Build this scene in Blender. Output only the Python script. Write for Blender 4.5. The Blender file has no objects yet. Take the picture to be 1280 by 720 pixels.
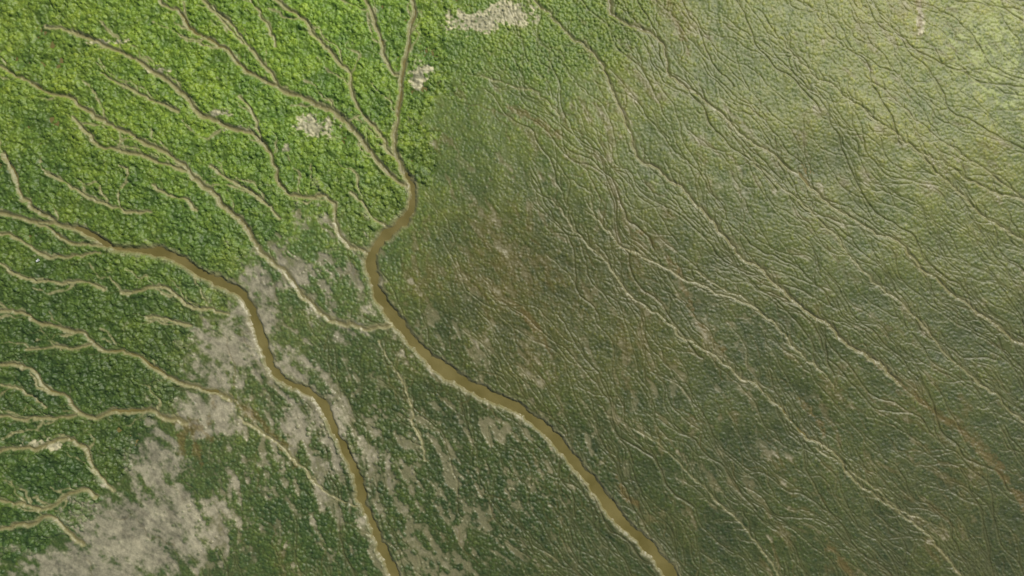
import bpy, math, numpy as np
from mathutils import Vector
rng=np.random.default_rng(7)
SC=0.1            # metres per map unit (map 1280 x 720 units)
S=0.85            # grid step in map units
U0,U1,V0,V1=-200,1480,-140,860
us=np.arange(U0,U1+.01,S); vs=np.arange(V0,V1+.01,S)
W,Hh=len(us),len(vs)
X,Y=np.meshgrid(us,vs); X=X.astype(np.float32); Y=Y.astype(np.float32)
# ---------------------------------------------------------------- noise
def vnoise(x,y,seed):
    t=np.random.default_rng(seed).random((256,256)).astype(np.float32)
    xi=np.floor(x).astype(np.int32); yi=np.floor(y).astype(np.int32)
    fx=x-xi; fy=y-yi
    fx=fx*fx*fx*(fx*(fx*6-15)+10); fy=fy*fy*fy*(fy*(fy*6-15)+10)
    x0=xi&255; x1=(xi+1)&255; y0=yi&255; y1=(yi+1)&255
    a=t[y0,x0]; b=t[y0,x1]; c=t[y1,x0]; d=t[y1,x1]
    return ((a+(b-a)*fx)*(1-fy)+(c+(d-c)*fx)*fy)*2-1
def fbm(x,y,scale,octv,seed,gain=.5):
    s=0;a=1;n=0
    x=x/scale;y=y/scale
    for i in range(octv):
        c,sn=math.cos(i*.9+.3),math.sin(i*.9+.3)
        s=s+a*vnoise(x*c-y*sn+i*17.3,x*sn+y*c+i*5.1,seed+i); n+=a*a
        a*=gain; x=x*2.03; y=y*2.03
    return (s/math.sqrt(n)*1.9).astype(np.float32)
def sstep(a,b,x):
    t=np.clip((x-a)/(b-a),0,1); return t*t*(3-2*t)
def lin(c):
    c=np.array(c,dtype=np.float32)/255
    return np.where(c<.04045,c/12.92,((c+.055)/1.055)**2.4).astype(np.float32)
def rbf(x,y,pts,vals,sig):
    vals=np.array(vals,dtype=np.float32)
    if vals.ndim==1: vals=vals[:,None]
    num=np.zeros(x.shape+(vals.shape[1],),np.float32); den=np.zeros(x.shape,np.float32)
    for (px,py),v in zip(pts,vals):
        d2=(x-px)**2+(y-py)**2
        w=np.exp(-d2/(2*sig*sig))+1e-3*(100/(100+np.sqrt(d2)))**3
        den+=w; num+=w[...,None]*v
    return num/den[...,None]
# ---------------------------------------------------------------- flow field (degrees, y down)
fl=[((0,0),38),((200,60),42),((430,60),60),((60,200),30),((300,200),45),((0,350),12),((150,420),20),((50,600),5),
    ((300,450),58),((400,600),62),((380,330),55),((560,150),55),((620,300),64),((560,450),62),((620,620),58),
    ((750,200),55),((750,400),60),((900,150),45),((900,350),48),((850,550),50),((1050,60),50),((1100,250),40),
    ((1250,120),38),((1250,400),44),((1050,480),50),((1200,620),50),((1000,650),52),((200,680),60)]
TH=rbf(X,Y,[p for p,_ in fl],[a for _,a in fl],90)[...,0]
TH=np.radians(TH+ 12*fbm(X,Y,70,2,11)+11*fbm(X,Y,24,3,15,.5))
FX=np.cos(TH);FY=np.sin(TH)
def gi(px,py):
    return np.clip(((py-V0)/S+.5).astype(np.int32),0,Hh-1),np.clip(((px-U0)/S+.5).astype(np.int32),0,W-1)
def lic(src,n):
    acc=src.copy()
    for sg in(1,-1):
        px=X.copy();py=Y.copy()
        for k in range(n):
            i,j=gi(px,py)
            px+=sg*FX[i,j]*1.5; py+=sg*FY[i,j]*1.5
            i,j=gi(px,py); acc+=src[i,j]*(1-k/n)
    acc-=acc.mean(); return (acc/acc.std()).astype(np.float32)
L1=lic(fbm(X,Y,3.0,2,31),6)
L2=lic(fbm(X,Y,7.0,2,41),17)
# ---------------------------------------------------------------- region masks
def inpoly(x,y,P):
    r=np.zeros(x.shape,bool); n=len(P)
    for i in range(n):
        x0,y0=P[i];x1,y1=P[(i+1)%n]
        if y0==y1: continue
        c=((y0>y)!=(y1>y))&(x<(x1-x0)*(y-y0)/(y1-y0)+x0); r^=c
    return r
WX=X+9*fbm(X,Y,30,4,51,.65); WY=Y+9*fbm(X,Y,30,4,61,.65)
P1=[(-900,-900),(575,-900),(570,-60),(562,20),(556,80),(548,125),(540,170),(536,212),(520,236),(512,262),(478,288),(458,308),(436,300),(412,262),(362,276),(345,300),(325,325),(292,345),
    (268,385),(246,415),(232,452),(238,480),(192,528),(158,572),(135,618),(108,655),(48,685),(-30,715),(-300,760),(-900,800)]
V=inpoly(WX,WY,P1)
P2=[(560,-900),(860,-900),(850,-20),(800,40),(765,82),(700,100),(640,95),(600,88),(560,118)]
V2=inpoly(WX+6*L1,WY+6*L1,P2)
def blur(a,n):
    a=a.astype(np.float32)
    for _ in range(n):
        a=(a+np.roll(a,1,0)+np.roll(a,-1,0))/3; a=(a+np.roll(a,1,1)+np.roll(a,-1,1))/3
    return a
Vs=blur(V,3); V2s=blur(V2,16)
def blobs(lst):
    m=np.zeros_like(X)
    for x,y,rx,ry,s in lst:
        m=np.maximum(m,s*np.exp(-((X-x)/rx)**2-((Y-y)/ry)**2))
    return m
n1=fbm(X,Y,14,4,71,.7); n2=fbm(X,Y,45,3,81); n3=fbm(X,Y,130,3,91); nf=fbm(X,Y,4,2,95); n5=fbm(X,Y,9,3,77,.7); n6=fbm(X,Y,24,4,79,.7)
mudv=blobs([(195,575,42,60,1.1),(170,670,110,70,1.25),(215,640,50,65,1.05),(100,710,95,38,1.15),(255,515,55,45,.95),(285,445,65,65,.95),(335,345,50,50,.9),(315,400,45,65,.85),
            (370,460,55,50,.78),(75,700,35,25,.9),(395,330,85,75,.74),(380,520,60,70,.74),(450,600,80,100,.5),(430,400,60,40,.76),(410,570,40,80,.72),(300,600,60,60,.5)])
MUD=sstep(.40,1.05,mudv+.15*n1+.15*L2+.14*n5+.08*n2)
mudp=blobs([(590,27,36,14,1.15),(636,17,34,13,1.15),(523,100,10,20,1.1),(533,86,8,7,1),(395,158,26,14,1),(357,187,10,8,1),(55,555,26,7,.9),(135,52,34,4,.75),(200,88,26,5,.75),(300,160,30,5,.7),(270,142,20,5,.75),(1150,25,6,30,.6)])
PALE=sstep(.45,.8,mudp*1.05+.26*n1+.18*nf)*sstep(.05,.3,mudp)
vw=blobs([(400,330,90,80,1),(330,480,80,80,1),(400,560,120,120,1.05),(520,620,160,140,1.05),(640,560,150,130,.85),(560,420,110,120,.5),(640,250,120,120,.4),(850,480,220,200,.42),(250,660,60,70,1),(900,250,200,150,.3)])
VEIN=sstep(.85,1.9,L2*.72+n6*.3+n5*.5+vw*.98)*(1-V*.9)*np.clip(vw*1.6,0,1)
bw=blobs([(680,330,130,150,1),(820,380,140,130,.85),(1150,520,180,120,.6),(520,350,45,65,1.2),(700,150,80,70,.6),(1150,60,60,90,.9),(1000,500,140,130,.5),(600,200,80,80,.5),(930,180,120,90,.4)])
RUST=sstep(.7,2.1,L2*.6+n2*.5+n5*.35+bw*.95)*(1-V)
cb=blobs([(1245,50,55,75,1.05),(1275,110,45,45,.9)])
PGREEN=sstep(.7,1.3,cb+.4*n5+.35*L1)*sstep(.05,.3,cb)  # pale green patches at top right
# ---------------------------------------------------------------- channels
def smooth(P,wig=1.2,seed=0):
    P=np.array(P,float)  # x,y,w
    Q=np.vstack([2*P[0]-P[1],P,2*P[-1]-P[-2]]); out=[]
    for i in range(1,len(Q)-2):
        p0,p1,p2,p3=Q[i-1:i+3]; n=max(4,int(np.hypot(*(p2-p1)[:2])/.6))
        t=np.linspace(0,1,n,endpoint=False)[:,None]
        out.append(.5*((2*p1)+(-p0+p2)*t+(2*p0-5*p1+4*p2-p3)*t**2+(-p0+3*p1-3*p2+p3)*t**3))
    o=np.vstack(out); s=np.arange(len(o))*.6
    for k,(sc,am) in enumerate([(22,1.0),(9,.6),(4,.3)]):
        o[:,0]+=wig*am*vnoise(s/sc,np.full_like(s,seed+.3+k*9),5); o[:,1]+=wig*am*vnoise(s/sc,np.full_like(s,seed+70.3+k*9),6)
    o[:,2]*=1+.3*vnoise(s/7,np.full_like(s,seed+33.3),8)
    return o
def wd(pts,*ws):
    n=len(pts); xs=np.linspace(0,1,len(ws)); w=np.interp(np.linspace(0,1,n),xs,ws)
    return [(a,b,c) for (a,b),c in zip(pts,w)]
def stamp(F,px,py,hw,R):
    fr=F.ravel(); off=np.arange(-R,R+1); DX,DY=np.meshgrid(off,off); DX=DX.ravel();DY=DY.ravel()
    for a in range(0,len(px),20000):
        x=(px[a:a+20000]-U0)/S; y=(py[a:a+20000]-V0)/S; h=hw[a:a+20000]
        ix=np.round(x).astype(int)[:,None]+DX; iy=np.round(y).astype(int)[:,None]+DY
        ok=(ix>=0)&(ix<W)&(iy>=0)&(iy<Hh)
        d=(np.hypot(ix-x[:,None],iy-y[:,None])*S-h[:,None]).astype(np.float32)
        np.minimum.at(fr,(iy*W+ix)[ok],d[ok])
BIG=30.
SB=np.full(X.shape,BIG,np.float32);SP=SB.copy();ST=SB.copy();SR=SB.copy();SD=SB.copy()
mainup=[(506,-140,3.5),(512,-60,3.5),(517,0,3.5),(515,25,3.6),(510,50,3.8),(506,75,4),(502,95,4.5),(500,120,4.5),(496,150,4.5),(494,180,5),(500,200,6),(510,220,7),(515,240,7),(514,262,7)]
main=[(510,215,2.5),(515,240,5),(514,262,7),(500,280,8),(482,292,9),(470,308,10),(464,325,11),(466,345,11),(474,368,11),(486,388,11),(500,408,11),(520,432,11),(545,455,12),(575,475,12),(605,492,12),(635,505,11),(660,520,10),(685,542,10),(710,568,10),(735,598,10),(760,632,11),(785,660,11),(810,682,13),(825,700,13),(840,720,13),(868,765,14),(905,860,15)]
secup=[(-200,240,3),(-100,262,3.5),(-10,265,4),(15,270,4),(50,277,4.5),(85,282,5),(110,290,6),(135,304,6)]
sec=[(95,285,2.5),(118,296,5),(140,308,6),(170,312,7),(200,315,8),(225,325,8.5),(250,342,8.5),(280,355,8.5),(302,370,9.5),(315,390,10),(325,420,10),(335,450,10),(348,470,9),(372,485,6.5),(392,495,6.5),(408,515,8),(420,540,7),(437,575,7),(448,605,8),(455,635,8),(468,665,9),(480,690,10),(492,720,11),(520,790,12),(545,870,13)]
brown=[main,sec]
pale=[mainup,secup,
 wd([(-60,60),(25,95),(50,108),(80,122),(105,135),(130,150),(150,162),(175,175),(205,188),(228,203),(240,220),(265,243),(290,265),(312,288),(325,308),(345,330),(365,352),(385,375),(405,395),(430,405),(460,411),(490,404)],2,3,3.2,4,4.5,5,4.5,4),
 wd([(92,145),(110,165),(125,180),(150,187),(180,195),(210,205),(232,212)],2,2.6,3),
 wd([(90,36),(130,55),(160,68),(185,85),(210,100),(228,115),(240,135),(262,147),(285,160),(310,168),(328,178),(340,195),(348,215),(352,232),(365,245),(385,248),(405,243),(415,255),(418,275),(422,292),(435,305),(457,317)],3,3.6,4.4,3.6,3.2,3.2,3.5),
 wd([(125,93),(150,105),(180,120),(205,132),(225,140)],1.5,2,2),
 wd([(150,-60),(200,0),(225,15),(240,35),(262,50),(285,62),(300,80),(320,95),(345,110),(375,118),(400,130),(425,147),(445,165),(460,185),(475,205),(490,222),(508,235)],2.5,3,3,4,5,5,4.5),
 wd([(225,-40),(255,0),(285,28),(303,48),(318,65),(335,85),(345,108)],2,2.2,2.6),
 wd([(300,-50),(345,0),(380,25),(395,45),(415,65),(435,90),(440,115),(450,140),(470,160),(485,185),(497,198)],2,2.2,2.6,2.4),
 wd([(430,-40),(455,0),(468,25),(478,50),(485,75),(497,95)],2.4,2.6,2.8),
 wd([(5,195),(20,215),(25,240),(40,258),(60,268),(75,280),(100,284),(118,293)],3.5,3.5,3.5,4),
 wd([(40,275),(60,285),(75,297),(95,303),(125,305)],2.5,2.6),
 wd([(-20,287),(25,298),(50,315),(75,322),(100,318),(125,314)],2,2.4,2),
 wd([(-80,370),(0,388),(25,390),(45,400),(70,410),(100,415),(120,430),(140,440),(165,445),(190,458),(210,470),(240,480),(270,490),(288,498)],2.6,3.4,3.6,3.6,5),
 wd([(30,437),(60,434),(85,436),(118,430)],1.5,2),
 wd([(-80,470),(0,458),(30,458),(45,465),(60,485),(80,495),(95,512),(115,520),(150,515),(180,513),(210,522),(232,530)],2.6,2.8,3.4,3.4,4,6),
 wd([(-60,530),(0,522),(50,523),(95,519)],2,2.2,2.2),
 wd([(-80,575),(0,562),(40,560),(65,550),(90,548),(105,560),(115,580),(130,597),(140,612)],3,3.4,3,2.6),
 wd([(-60,610),(0,625),(30,632),(60,635),(85,620),(105,612),(125,622)],2.6,2.8,2.6),
 wd([(-60,680),(0,660),(30,655),(55,645),(75,652),(90,665),(105,682)],3.4,3.6,3.6,4.4),
 wd([(150,366),(175,362),(205,357),(220,370),(232,380),(250,383),(290,390)],1.8,2.2,2),
 wd([(185,395),(210,400),(240,408)],1.5,1.8),wd([(310,0),(330,25),(345,55)],1.2,1.8),wd([(265,10),(285,35),(300,55)],1.2,1.8),wd([(60,30),(110,45)],1.2,1.8),
 wd([(190,232),(215,245),(250,262)],1.2,1.5),wd([(262,205),(300,232),(330,252),(352,275)],1.5,2),wd([(60,215),(110,245),(160,262),(190,266)],1.2,1.6),wd([(0,330),(45,350),(90,352),(130,362)],1,1.5),
 wd([(300,120),(315,140),(325,160),(328,178)],1.2,2),wd([(440,240),(465,270),(485,285)],1.2,2),wd([(0,480),(30,490),(60,512)],1,1.5),
 wd([(640,-60),(668,0),(690,20),(715,45),(740,65),(755,85),(765,110),(775,135),(790,170),(800,195),(825,215),(855,240),(880,265),(905,290),(930,320),(960,345),(985,370),(1010,390),(1035,405),(1055,428),(1080,440),(1105,460),(1125,480)],2.3,2.4,2.4,2.7,2.8,3.2,4.2),
 wd([(755,-60),(763,0),(768,20),(800,35),(825,50),(835,75),(840,95),(870,118),(900,140),(930,170),(965,190),(1000,220),(1040,255),(1080,280),(1120,305),(1150,330),(1190,365),(1230,395),(1280,430),(1340,480),(1480,590)],4.,3.6,2.4,1.4,1.4,1.6,1.8,2.8,3.4),
 wd([(735,235),(745,270),(770,300),(800,320),(850,345),(900,365),(945,385),(970,403),(1000,440),(1030,470),(1045,490)],-1.,.4,.9,1.1,.5,-1),
 wd([(690,245),(720,290),(760,330),(790,370),(830,400),(870,430),(910,455),(955,490),(985,520),(1010,545),(1040,565),(1065,595),(1090,618),(1120,635),(1150,648),(1185,665)],-1,.3,.7,1.3,2.1,1.4,-1),
 wd([(1150,190),(1200,215),(1240,240),(1290,252),(1400,300)],-.5,1.3,1.9),
 wd([(960,30),(1010,85),(1070,130),(1130,175),(1180,225),(1230,270),(1290,305),(1400,390)],-1,.6,1.3,1.6),
 wd([(930,190),(990,245),(1040,290),(1090,350),(1140,390),(1180,440),(1240,490),(1300,550)],-1,.5,.8,1.),
 wd([(870,340),(905,360),(945,382)],-1,1.),wd([(600,95),(640,105),(680,120),(700,145)],-.5,1.1,-.5),
 wd([(1020,560),(1080,600),(1150,660),(1200,715),(1260,800)],-1,.8,1.5),
 wd([(760,520),(830,560),(880,610),(940,670),(990,740)],-1.4,.0,.5),
 wd([(475,430),(505,480),(520,530),(535,580)],-1,.1,-1),
 wd([(300,520),(345,550),(380,590),(420,625),(445,632)],1.0,.8,.2),
 wd([(1090,100),(1170,170),(1240,220),(1320,280)],-1,.6,1.2),
]
stain=[wd([(235,528),(228,550),(226,575)],8,6,2),wd([(235,528),(243,550),(250,578)],8,6,2),wd([(205,520),(235,528),(255,540),(262,550)],5,7,6,3),wd([(288,498),(310,515),(330,533),(355,560),(372,580)],6,5,4,3),
 wd([(268,492),(262,520),(255,540)],4,3),wd([(1085,442),(1105,460),(1150,500),(1180,525),(1210,545),(1235,570),(1260,600),(1290,640),(1330,700),(1400,800)],3,4,5,7,8,9),
 wd([(835,-40),(835,0),(845,30),(862,70)],5,5,4,2),wd([(1150,0),(1148,45)],6,3),wd([(640,135),(675,155),(700,170)],4,3),wd([(1000,500),(1020,520),(1030,545)],4,3),wd([(640,380),(665,400),(690,445)],4,4,2),
 wd([(800,290),(840,330),(870,400),(905,440)],3,3,2),wd([(1035,680),(1065,720),(1090,760)],6,7),wd([(770,600),(800,640)],4,4)]
for i,p in enumerate(brown):
    o=smooth(p,1.6,i*3+1); stamp(SB,o[:,0],o[:,1],o[:,2]/2,int(20/S))
tw=[]
for i,p in enumerate(pale):
    o=smooth(p,1.8 if i<2 else 2.9,i*3+11); stamp(SP,o[:,0],o[:,1],o[:,2]/2,int(9/S))
    if len(o)>60:
        for k in range(10,len(o)-6,rng.integers(14,30)):
            tw.append((o[k,0],o[k,1],math.atan2(o[k-5,1]-o[k+5,1],o[k-5,0]-o[k+5,0])+rng.choice([-1,1])*rng.uniform(.35,.9)))
for i,p in enumerate(stain):
    o=smooth(p,2.5,i*3+211); stamp(ST,o[:,0],o[:,1],o[:,2]/2,int(10/S))
# side twigs
tw=np.array(tw)
def walk(x,y,ang,n,w0,w1,follow,rev=False,rough=.13,lines=False,mn=3):
    N=len(x);xs=[];ys=[];ws=[];ln=rng.integers(n//mn,n,N);j=np.zeros(N);hist=[]
    for k in range(n):
        i_,j_=gi(x,y); th=TH[i_,j_]+(math.pi if rev else 0)
        j=j*.93+rng.normal(0,rough,N)
        if follow: a=th+ang+j
        else:
            ang=ang+.04*np.sin(th-ang); a=ang+j
        x=x+np.cos(a)*.8; y=y+np.sin(a)*.8
        ok=k<ln
        if lines and k%18==17:
            m=ok&(rng.random(N)<.5); hist.append(np.stack([x[m],y[m],a[m]],1))
        xs.append(x[ok]);ys.append(y[ok]);t=k/ln[ok]
        ws.append((w0[ok] if np.ndim(w0) else w0)*(1-t)+(w1[ok] if np.ndim(w1) else w1)*t)
    r=(np.concatenate(xs),np.concatenate(ys),np.concatenate(ws))
    return r+((np.concatenate(hist),) if lines else ())
KR=4
x,y,w=walk(tw[:,0],tw[:,1],tw[:,2],50,.9,.2,False,True,.2); stamp(SR,x,y,w/2,KR)
# longer tributaries in the dense vegetation
i_,j_=gi(tw[:,0],tw[:,1]);t2=tw[V[i_,j_]];t2=t2[rng.random(len(t2))<.34]
x,y,w=walk(t2[:,0],t2[:,1],t2[:,2],100,1.5,-.3,False,True,.22);i_,j_=gi(x,y);ok=V[i_,j_];stamp(SP,x[ok],y[ok],w[ok]/2-1.1,6)
# dendritic rills on the open flat: trunks, then branches joining them, then sub-branches
N=520
x0=rng.uniform(U0,U1,N);y0=rng.uniform(V0,V1,N);i_,j_=gi(x0,y0)
ok=(~V[i_,j_])&(rng.random(N)<.4+.6*sstep(500,800,x0)); x0=x0[ok];y0=y0[ok];N=len(x0)
wt=rng.choice([.5,1.3,2.3],N,p=[.54,.34,.12])
def put(x,y,w):
    i_,j_=gi(x,y);ok=(~V[i_,j_])&(MUD[i_,j_]<.6); stamp(SR,x[ok],y[ok],w[ok]/2,KR)
x,y,w,h1=walk(x0,y0,rng.normal(0,.10,N),560,wt*.3,wt,True,rough=.075,lines=True); put(x,y,w)
h1=h1[rng.random(len(h1))<.30]
x,y,w,h2=walk(h1[:,0],h1[:,1],h1[:,2]+math.pi+rng.choice([-1,1],len(h1))*rng.uniform(.3,.8,len(h1)),120,.6,-.1,False,True,.11,lines=True); put(x,y,w)
h2=h2[rng.random(len(h2))<.3]
x,y,w=walk(h2[:,0],h2[:,1],h2[:,2]+rng.choice([-1,1],len(h2))*rng.uniform(.3,.9,len(h2)),45,.1,-.4,False,True,.18); put(x,y,w)
N=1700
x0=rng.uniform(U0,U1,N);y0=rng.uniform(V0,V1,N);i_,j_=gi(x0,y0);ok=(~V[i_,j_])&(rng.random(N)<.3+.7*sstep(0,.5,bw[i_,j_]));x0=x0[ok];y0=y0[ok];N=len(x0)
wt=rng.uniform(.3,2.4,N); x,y,w=walk(x0,y0,rng.normal(0,.18,N),90,wt*.5,wt,True,rough=.2)
i_,j_=gi(x,y);ok=~V[i_,j_]; stamp(SD,x[ok],y[ok],w[ok]/2,3)
# ---------------------------------------------------------------- shrubs / tufts
BH=np.zeros(X.shape,np.float32);BT=np.zeros(X.shape,np.float32)
edge=np.minimum(SB,SP)
def domes(px,py,r,h,tint,R):
    f=BH.ravel();tf=BT.ravel();off=np.arange(-R,R+1);DX,DY=np.meshgrid(off,off);DX=DX.ravel();DY=DY.ravel()
    for ps in(0,1):
        for a in range(0,len(px),40000):
            sl=slice(a,a+40000);x=(px[sl]-U0)/S;y=(py[sl]-V0)/S
            ix=np.round(x).astype(int)[:,None]+DX;iy=np.round(y).astype(int)[:,None]+DY
            q=1-((ix-x[:,None])**2+(iy-y[:,None])**2)*S*S/(r[sl]**2)[:,None]
            ok=(ix>=0)&(ix<W)&(iy>=0)&(iy<Hh)&(q>0)
            val=(h[sl][:,None]*np.sqrt(np.clip(q,0,1))).astype(np.float32);idx=(iy*W+ix)
            if ps==0: np.maximum.at(f,idx[ok],val[ok])
            else:
                m=ok.copy(); m[ok]=val[ok]>=f[idx[ok]]-1e-6
                tf[idx[m]]=np.broadcast_to(tint[sl][:,None],m.shape)[m]
def pick(n,test):
    x=rng.uniform(U0+6,U1-6,n);y=rng.uniform(V0+6,V1-6,n);i,j=gi(x,y);k=test(i,j);return x[k],y[k]
bx,by=pick(370000,lambda i,j:V[i,j]&(edge[i,j]>1.3)&(PALE[i,j]<.5)&(rng.random(len(i))<.66+.25*n1[i,j]))
br=1.1+2.2*rng.random(len(bx))**2.2; i_,j_=gi(bx,by)
bh=(.045+.042*br)*rng.uniform(.5,1.4,len(bx))*(.75+.5*sstep(-1,1.2,n6[i_,j_]))
bt=rng.normal(0,1,len(bx)); domes(bx,by,br,bh,bt,5)
gx,gy=pick(340000,lambda i,j:(~V[i,j])&(edge[i,j]>.8)&(rng.random(len(i))<np.clip(.60-.08*L1[i,j]-.14*n5[i,j]-.65*MUD[i,j]-.6*VEIN[i,j]-.5*PALE[i,j]+.3*V2s[i,j],.03,1)))
gr=rng.uniform(.9,2.2,len(gx));i_,j_=gi(gx,gy)
big=blobs([(420,600,180,160,1),(620,600,120,100,.7),(400,330,90,70,.8)])[i_,j_]
gr*=1+.35*big
gh=gr*.025*rng.uniform(.4,1.3,len(gx))*(1+2.0*V2s[i_,j_]+1.6*big)*np.where(SR[i_,j_]<.6,.2,1)
gt=rng.normal(0,1,len(gx)); domes(gx,gy,gr,gh,gt,4)
# ---------------------------------------------------------------- height (metres)
Z=.10*n3+.04*n2+.015*n1
Z=Z*np.clip(sstep(0,25,SB)+.2,0,1)
Z+=Vs*(.07*n5+.10*n6)*sstep(0,6,edge)
Z+=BH*np.clip(sstep(.3,2.8,edge),0,1)
Z-=.08*(1-sstep(-.9,1.1,SR))*(1-MUD*.8)+.025*(1-sstep(-1.,1.2,SD))
Z+=.006*np.exp(-((SR-1.9)/.8)**2)*(1-Vs)*(1-MUD)
Z-=.03*VEIN+.02*MUD
Z-= (.15+.09*Vs)*(1-sstep(-2.0,1.8,SP))
Z+= .012*np.exp(-((SP-3.2)/1.6)**2)*(1-Vs)
Z-= .05*(1-sstep(-4,3,ST))
SBn=SB+.9*n6+.6*n1
bank=1-sstep(-3.0,4.6,SBn)
Z=Z*(1-bank)+(-.46)*bank
Z+=.008*fbm(X,Y,2.2,1,333)
WATER=-.32
# ---------------------------------------------------------------- colour (albedo, with top-right haze painted in)
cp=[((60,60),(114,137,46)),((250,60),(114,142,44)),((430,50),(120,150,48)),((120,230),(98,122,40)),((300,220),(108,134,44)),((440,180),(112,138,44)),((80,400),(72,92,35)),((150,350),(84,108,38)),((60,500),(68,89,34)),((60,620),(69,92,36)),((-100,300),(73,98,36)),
 ((650,60),(114,138,50)),((620,200),(90,105,42)),((620,350),(81,86,32)),((800,150),(106,119,48)),((1000,60),(126,136,57)),((1200,60),(138,148,65)),((1200,250),(114,124,52)),((1000,250),(98,110,43)),((800,350),(79,88,33)),  # vegetation tones, raised towards top right to paint in the haze
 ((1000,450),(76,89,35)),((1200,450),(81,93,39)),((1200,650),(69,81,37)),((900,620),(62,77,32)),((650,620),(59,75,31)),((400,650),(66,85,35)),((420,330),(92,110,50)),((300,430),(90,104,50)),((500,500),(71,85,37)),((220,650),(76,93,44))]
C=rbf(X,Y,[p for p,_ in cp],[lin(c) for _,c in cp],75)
C*=(1+.08*n2+.04*n3+.07*n1)[...,None]
C*=(1+np.clip(BT,-2,2)*np.where(V,.12,.12))[...,None]
hs=np.clip(.6*BT+.5*n1+.6*n2,-2,2)[...,None]
C*=1+hs*np.array([.08,.01,-.08],np.float32)
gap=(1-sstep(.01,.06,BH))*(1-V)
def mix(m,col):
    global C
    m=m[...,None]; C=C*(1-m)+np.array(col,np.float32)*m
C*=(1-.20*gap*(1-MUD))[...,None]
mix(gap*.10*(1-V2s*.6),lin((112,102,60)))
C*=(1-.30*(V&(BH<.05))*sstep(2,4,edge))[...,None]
mix(RUST*.42,lin((100,86,38)))
mix(PGREEN*.5,lin((172,182,98)))
mix(VEIN*.62,lin((138,132,98)))
mudc=lin((148,141,117))[None,None,:]*(1+.16*n1+.07*L1+.12*nf+.10*n2)[...,None]
m=(MUD*.87*(1-sstep(.03,.09,BH)*.6))[...,None];C=C*(1-m)+mudc*m
m=(PALE*.85)[...,None];C=C*(1-m)+lin((180,172,138))*(1+.25*nf)[...,None]*m
mix((1-sstep(-.9,1.0,SD))*.36,lin((98,84,40)))
mix(np.exp(-((SR-1.4)/.8)**2)*.13*(1-MUD)*(1-Vs),lin((146,142,90)))
mix((1-sstep(-.5,1.0,SR))*.48*(1-MUD),lin((94,89,53)))
mix((1-sstep(-3,3.5,ST+2.5*n5))*.6,lin((112,95,50)))
mix((1-sstep(1.5,7,SBn+1.0*n5))*(.55),lin((148,142,104)))
mix((1-sstep(-.5,3,SBn)),lin((124,116,72)))
pm=(1-sstep(.2,2.8,SP+.9*n1))
rt=sstep(540,620,X)
mix(pm*(.80-.36*rt),lin((152,146,102)))
mix((1-sstep(-1.4,.5,SP))*.65,lin((106,98,58)))
C=np.clip(C,.004,.7)
wetm=np.clip(.8*(1-sstep(-.5,2,np.minimum(SP,SB)))+.5*(1-sstep(-.3,.9,SR))+.5*MUD+.5*VEIN+.25*gap,0,1)*(1-.5*Vs)
# ---------------------------------------------------------------- mesh builders
def new_mesh(name,co,faces,n,cols,mat,smooth_=True,wet=None):
    me=bpy.data.meshes.new(name); me.vertices.add(len(co)); me.vertices.foreach_set("co",co.astype(np.float32).ravel())
    me.loops.add(faces.size); me.loops.foreach_set("vertex_index",faces.astype(np.int32).ravel())
    me.polygons.add(len(faces)); me.polygons.foreach_set("loop_start",(np.arange(len(faces))*n).astype(np.int32))
    me.polygons.foreach_set("use_smooth",np.full(len(faces),smooth_))
    a=me.color_attributes.new("tint",'FLOAT_COLOR','POINT')
    c4=np.ones((len(co),4),np.float32);c4[:,:3]=cols
    a.data.foreach_set("color",c4.ravel())
    if wet is not None:
        me.attributes.new("wet",'FLOAT','POINT').data.foreach_set("value",wet.astype(np.float32).ravel())
    me.update(calc_edges=True)
    me.materials.append(mat);ob=bpy.data.objects.new(name,me);bpy.context.collection.objects.link(ob);return ob
def mat(name,rough,spec,bscale,bstr,var,wet=False):
    m=bpy.data.materials.new(name);m.use_nodes=True;nt=m.node_tree;b=nt.nodes["Principled BSDF"]
    at=nt.nodes.new("ShaderNodeAttribute");at.attribute_name="tint"
    tc=nt.nodes.new("ShaderNodeTexCoord");no=nt.nodes.new("ShaderNodeTexNoise");no.inputs["Scale"].default_value=bscale;no.inputs["Detail"].default_value=4
    nt.links.new(tc.outputs["Object"],no.inputs["Vector"])
    mr=nt.nodes.new("ShaderNodeMapRange");mr.inputs[1].default_value=.3;mr.inputs[2].default_value=.7;mr.inputs[3].default_value=1-var;mr.inputs[4].default_value=1+var
    nt.links.new(no.outputs["Fac"],mr.inputs[0])
    mx=nt.nodes.new("ShaderNodeVectorMath");mx.operation='SCALE'
    nt.links.new(at.outputs["Color"],mx.inputs[0]);nt.links.new(mr.outputs[0],mx.inputs["Scale"]);nt.links.new(mx.outputs[0],b.inputs["Base Color"])
    b.inputs["Roughness"].default_value=rough;b.inputs["Specular IOR Level"].default_value=spec
    if wet:
        aw=nt.nodes.new("ShaderNodeAttribute");aw.attribute_name="wet";r2=nt.nodes.new("ShaderNodeMapRange");r2.inputs[3].default_value=rough;r2.inputs[4].default_value=.42
        nt.links.new(aw.outputs["Fac"],r2.inputs[0]);nt.links.new(r2.outputs[0],b.inputs["Roughness"])
    if bstr:
        bp=nt.nodes.new("ShaderNodeBump");bp.inputs["Strength"].default_value=bstr;bp.inputs["Distance"].default_value=.04
        nt.links.new(no.outputs["Fac"],bp.inputs["Height"]);nt.links.new(bp.outputs[0],b.inputs["Normal"])
    return m
gm=mat("marsh_soil",.54,.5,9,.3,.18,True)
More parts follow.
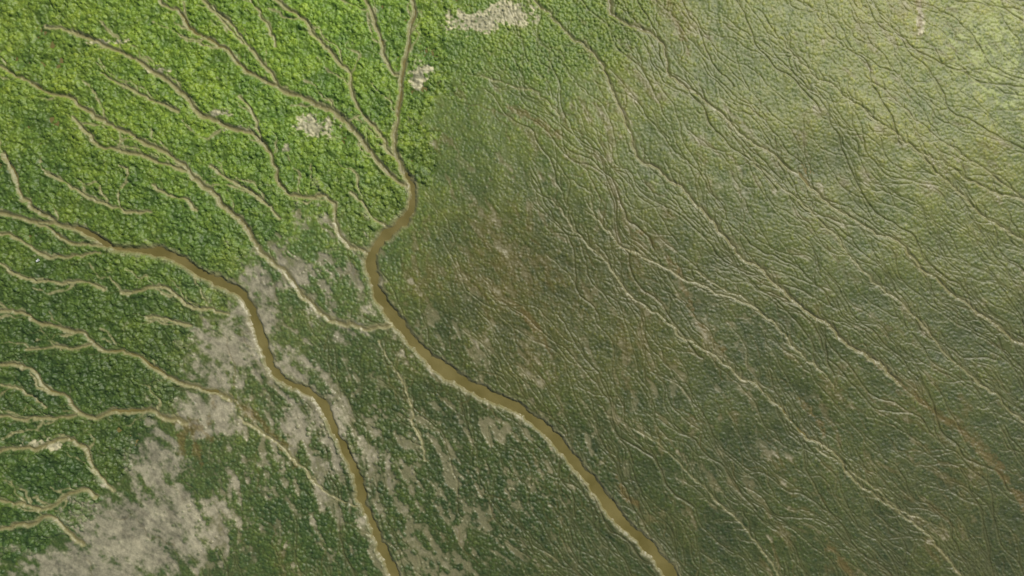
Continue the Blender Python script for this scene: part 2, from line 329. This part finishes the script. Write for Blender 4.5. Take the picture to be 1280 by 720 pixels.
# stretched skirt to the horizon
g=[];s_=1.5;d=0
while d<40000: d+=s_; g.append(d); s_*=1.14
g=np.array(g)
fu=np.concatenate([us[0]-g[::-1],us,us[-1]+g]);fv=np.concatenate([vs[0]-g[::-1],vs,vs[-1]+g])
def refl(f,a0,n):
    k=np.round((f-a0)/S).astype(np.int64);p=2*(n-1);k=np.mod(k,p);return np.where(k>=n,p-k,k)
iu=refl(fu,U0,W);iv=refl(fv,V0,Hh)
FU,FV=np.meshgrid(fu,fv)
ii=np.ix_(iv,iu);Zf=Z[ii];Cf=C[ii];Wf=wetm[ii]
co=np.stack([(FU-640)*SC,(360-FV)*SC,Zf],-1).reshape(-1,3)
w_,h_=len(fu),len(fv)
id_=np.arange(w_*h_).reshape(h_,w_)
fc=np.stack([id_[:-1,:-1],id_[1:,:-1],id_[1:,1:],id_[:-1,1:]],-1).reshape(-1,4)
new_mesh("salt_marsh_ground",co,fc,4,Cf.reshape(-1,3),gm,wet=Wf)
# ---------------------------------------------------------------- leaves
def leaves(name,px,py,r,per,size,matl,lift,vr):
    N=len(px);k=np.repeat(np.arange(N),per);M=len(k)
    a=rng.uniform(0,2*math.pi,M);q=np.sqrt(rng.random(M))*.95
    x=px[k]+np.cos(a)*q*r[k];y=py[k]+np.sin(a)*q*r[k]
    i,j=gi(x,y); z=Z[i,j]+rng.uniform(0,lift,M)
    ok=(edge[i,j]>1.2)&(SR[i,j]>.6);x=x[ok];y=y[ok];z=z[ok];M=len(x);i=i[ok];j=j[ok]
    c=np.stack([(x-640)*SC,(360-y)*SC,z],-1)
    n=rng.normal(0,.5,(M,3));n[:,2]=1;n/=np.linalg.norm(n,axis=1)[:,None]
    t=rng.normal(0,1,(M,3));t-=n*(t*n).sum(1)[:,None];t/=np.linalg.norm(t,axis=1)[:,None];b=np.cross(n,t)
    s=(size*rng.uniform(.6,1.4,M))[:,None]
    v=np.stack([c-t*s,c+b*s*.45,c+t*s,c-b*s*.45],1)
    col=C[i,j]*(1+rng.normal(0,vr,M))[:,None]*1.06
    col=np.clip(np.repeat(col,4,0),.004,.7)
    new_mesh(name,v.reshape(-1,3),np.arange(M*4).reshape(-1,4),4,col,matl,smooth_=False)
lm=mat("shrub_leaf",.55,.3,20,0,.1);lg=mat("grass_leaf",.55,.5,20,0,.1)
sel=rng.random(len(bx))<.45
leaves("marsh_shrubs",bx[sel],by[sel],br[sel],5,.062,lm,.06,.18)
sel=rng.random(len(gx))<.45
leaves("marsh_grass",gx[sel],gy[sel],gr[sel],2,.045,lg,.015,.14)
# ---------------------------------------------------------------- water
wm=bpy.data.materials.new("muddy_water");wm.use_nodes=True;nt=wm.node_tree;b=nt.nodes["Principled BSDF"]
tc=nt.nodes.new("ShaderNodeTexCoord");no=nt.nodes.new("ShaderNodeTexNoise");no.inputs["Scale"].default_value=.3;no.inputs["Detail"].default_value=6
cr=nt.nodes.new("ShaderNodeValToRGB");cr.color_ramp.elements[0].position=.3;cr.color_ramp.elements[1].position=.7
cr.color_ramp.elements[0].color=(*lin((101,93,48)),1);cr.color_ramp.elements[1].color=(*lin((126,116,70)),1)
nt.links.new(tc.outputs["Object"],no.inputs["Vector"]);nt.links.new(no.outputs["Fac"],cr.inputs[0]);nt.links.new(cr.outputs[0],b.inputs["Base Color"])
b.inputs["Roughness"].default_value=.3;b.inputs["IOR"].default_value=1.33
n2_=nt.nodes.new("ShaderNodeTexNoise");n2_.inputs["Scale"].default_value=4;bp=nt.nodes.new("ShaderNodeBump");bp.inputs["Strength"].default_value=.4;bp.inputs["Distance"].default_value=.04
nt.links.new(tc.outputs["Object"],n2_.inputs["Vector"]);nt.links.new(n2_.outputs["Fac"],bp.inputs["Height"]);nt.links.new(bp.outputs[0],b.inputs["Normal"])
E=4200
me=bpy.data.meshes.new("creek_water");me.from_pydata([(-E,-E,WATER),(E,-E,WATER),(E,E,WATER),(-E,E,WATER)],[],[(0,1,2,3)]);me.materials.append(wm)
bpy.context.collection.objects.link(bpy.data.objects.new("creek_water",me))
# ---------------------------------------------------------------- egret
import bmesh
from mathutils import Matrix
i_,j_=gi(np.array([50.]),np.array([326.]));bz=float(Z[i_[0],j_[0]])
bm=bmesh.new()
def ell(c,s,rot=0):
    bmesh.ops.create_icosphere(bm,subdivisions=3,radius=1,matrix=Matrix.Translation(c)@Matrix.Rotation(rot,4,'Y')@Matrix.Diagonal((*s,1)))
def tube(a,b,r0,r1):
    a=Vector(a);b=Vector(b);d=b-a
    bmesh.ops.create_cone(bm,cap_ends=True,segments=10,radius1=r0,radius2=r1,depth=d.length,matrix=Matrix.Translation((a+b)/2)@d.to_track_quat('Z','Y').to_matrix().to_4x4())
ell((0,0,.42),(.22,.10,.10),.25);tube((-.15,0,.38),(-.32,0,.30),.06,.02)
tube((.17,0,.47),(.27,0,.60),.05,.035);tube((.27,0,.60),(.22,0,.72),.035,.028);tube((.22,0,.72),(.28,0,.80),.028,.026);ell((.30,0,.81),(.055,.032,.035))
tube((.34,0,.81),(.46,0,.79),.014,.003);tube((.02,.04,.36),(.02,.04,0),.012,.01);tube((-.03,-.04,.36),(-.03,-.04,0),.012,.01)
ell((-.02,.08,.43),(.2,.035,.08),.25);ell((-.02,-.08,.43),(.2,.035,.08),.25)
me=bpy.data.meshes.new("white_egret");bm.to_mesh(me);bm.free()
em=bpy.data.materials.new("white_feather");em.use_nodes=True;em.node_tree.nodes["Principled BSDF"].inputs["Base Color"].default_value=(.8,.8,.76,1)
me.materials.append(em);eo=bpy.data.objects.new("white_egret",me);eo.location=((50-640)*SC,(360-326)*SC,bz-.02);eo.rotation_euler=(0,0,.6);bpy.context.collection.objects.link(eo)
# ---------------------------------------------------------------- light, sky, camera
EL=math.radians(49);AZ=math.radians(45) # clockwise from +Y
d=Vector((math.sin(AZ)*math.cos(EL),math.cos(AZ)*math.cos(EL),math.sin(EL)))
L=bpy.data.lights.new("sun",'SUN');L.energy=3.5;L.angle=math.radians(.5);L.color=(1,.95,.84)
lo=bpy.data.objects.new("sun",L);lo.rotation_euler=d.to_track_quat('Z','Y').to_euler();bpy.context.collection.objects.link(lo)
wd_=bpy.data.worlds.new("World");bpy.context.scene.world=wd_;wd_.use_nodes=True;nt=wd_.node_tree
sk=nt.nodes.new("ShaderNodeTexSky");sk.sky_type='NISHITA';sk.sun_disc=False;sk.sun_elevation=EL;sk.sun_rotation=AZ
nt.links.new(sk.outputs[0],nt.nodes["Background"].inputs[0]);nt.nodes["Background"].inputs[1].default_value=.07
cam=bpy.data.cameras.new("camera");cam.lens=24;cam.sensor_width=36;cam.clip_end=20000
co_=bpy.data.objects.new("camera",cam);co_.location=(0,0,128*24/36);bpy.context.collection.objects.link(co_)
sc=bpy.context.scene;sc.camera=co_;sc.view_settings.view_transform='Standard';sc.view_settings.look='None';sc.view_settings.exposure=0
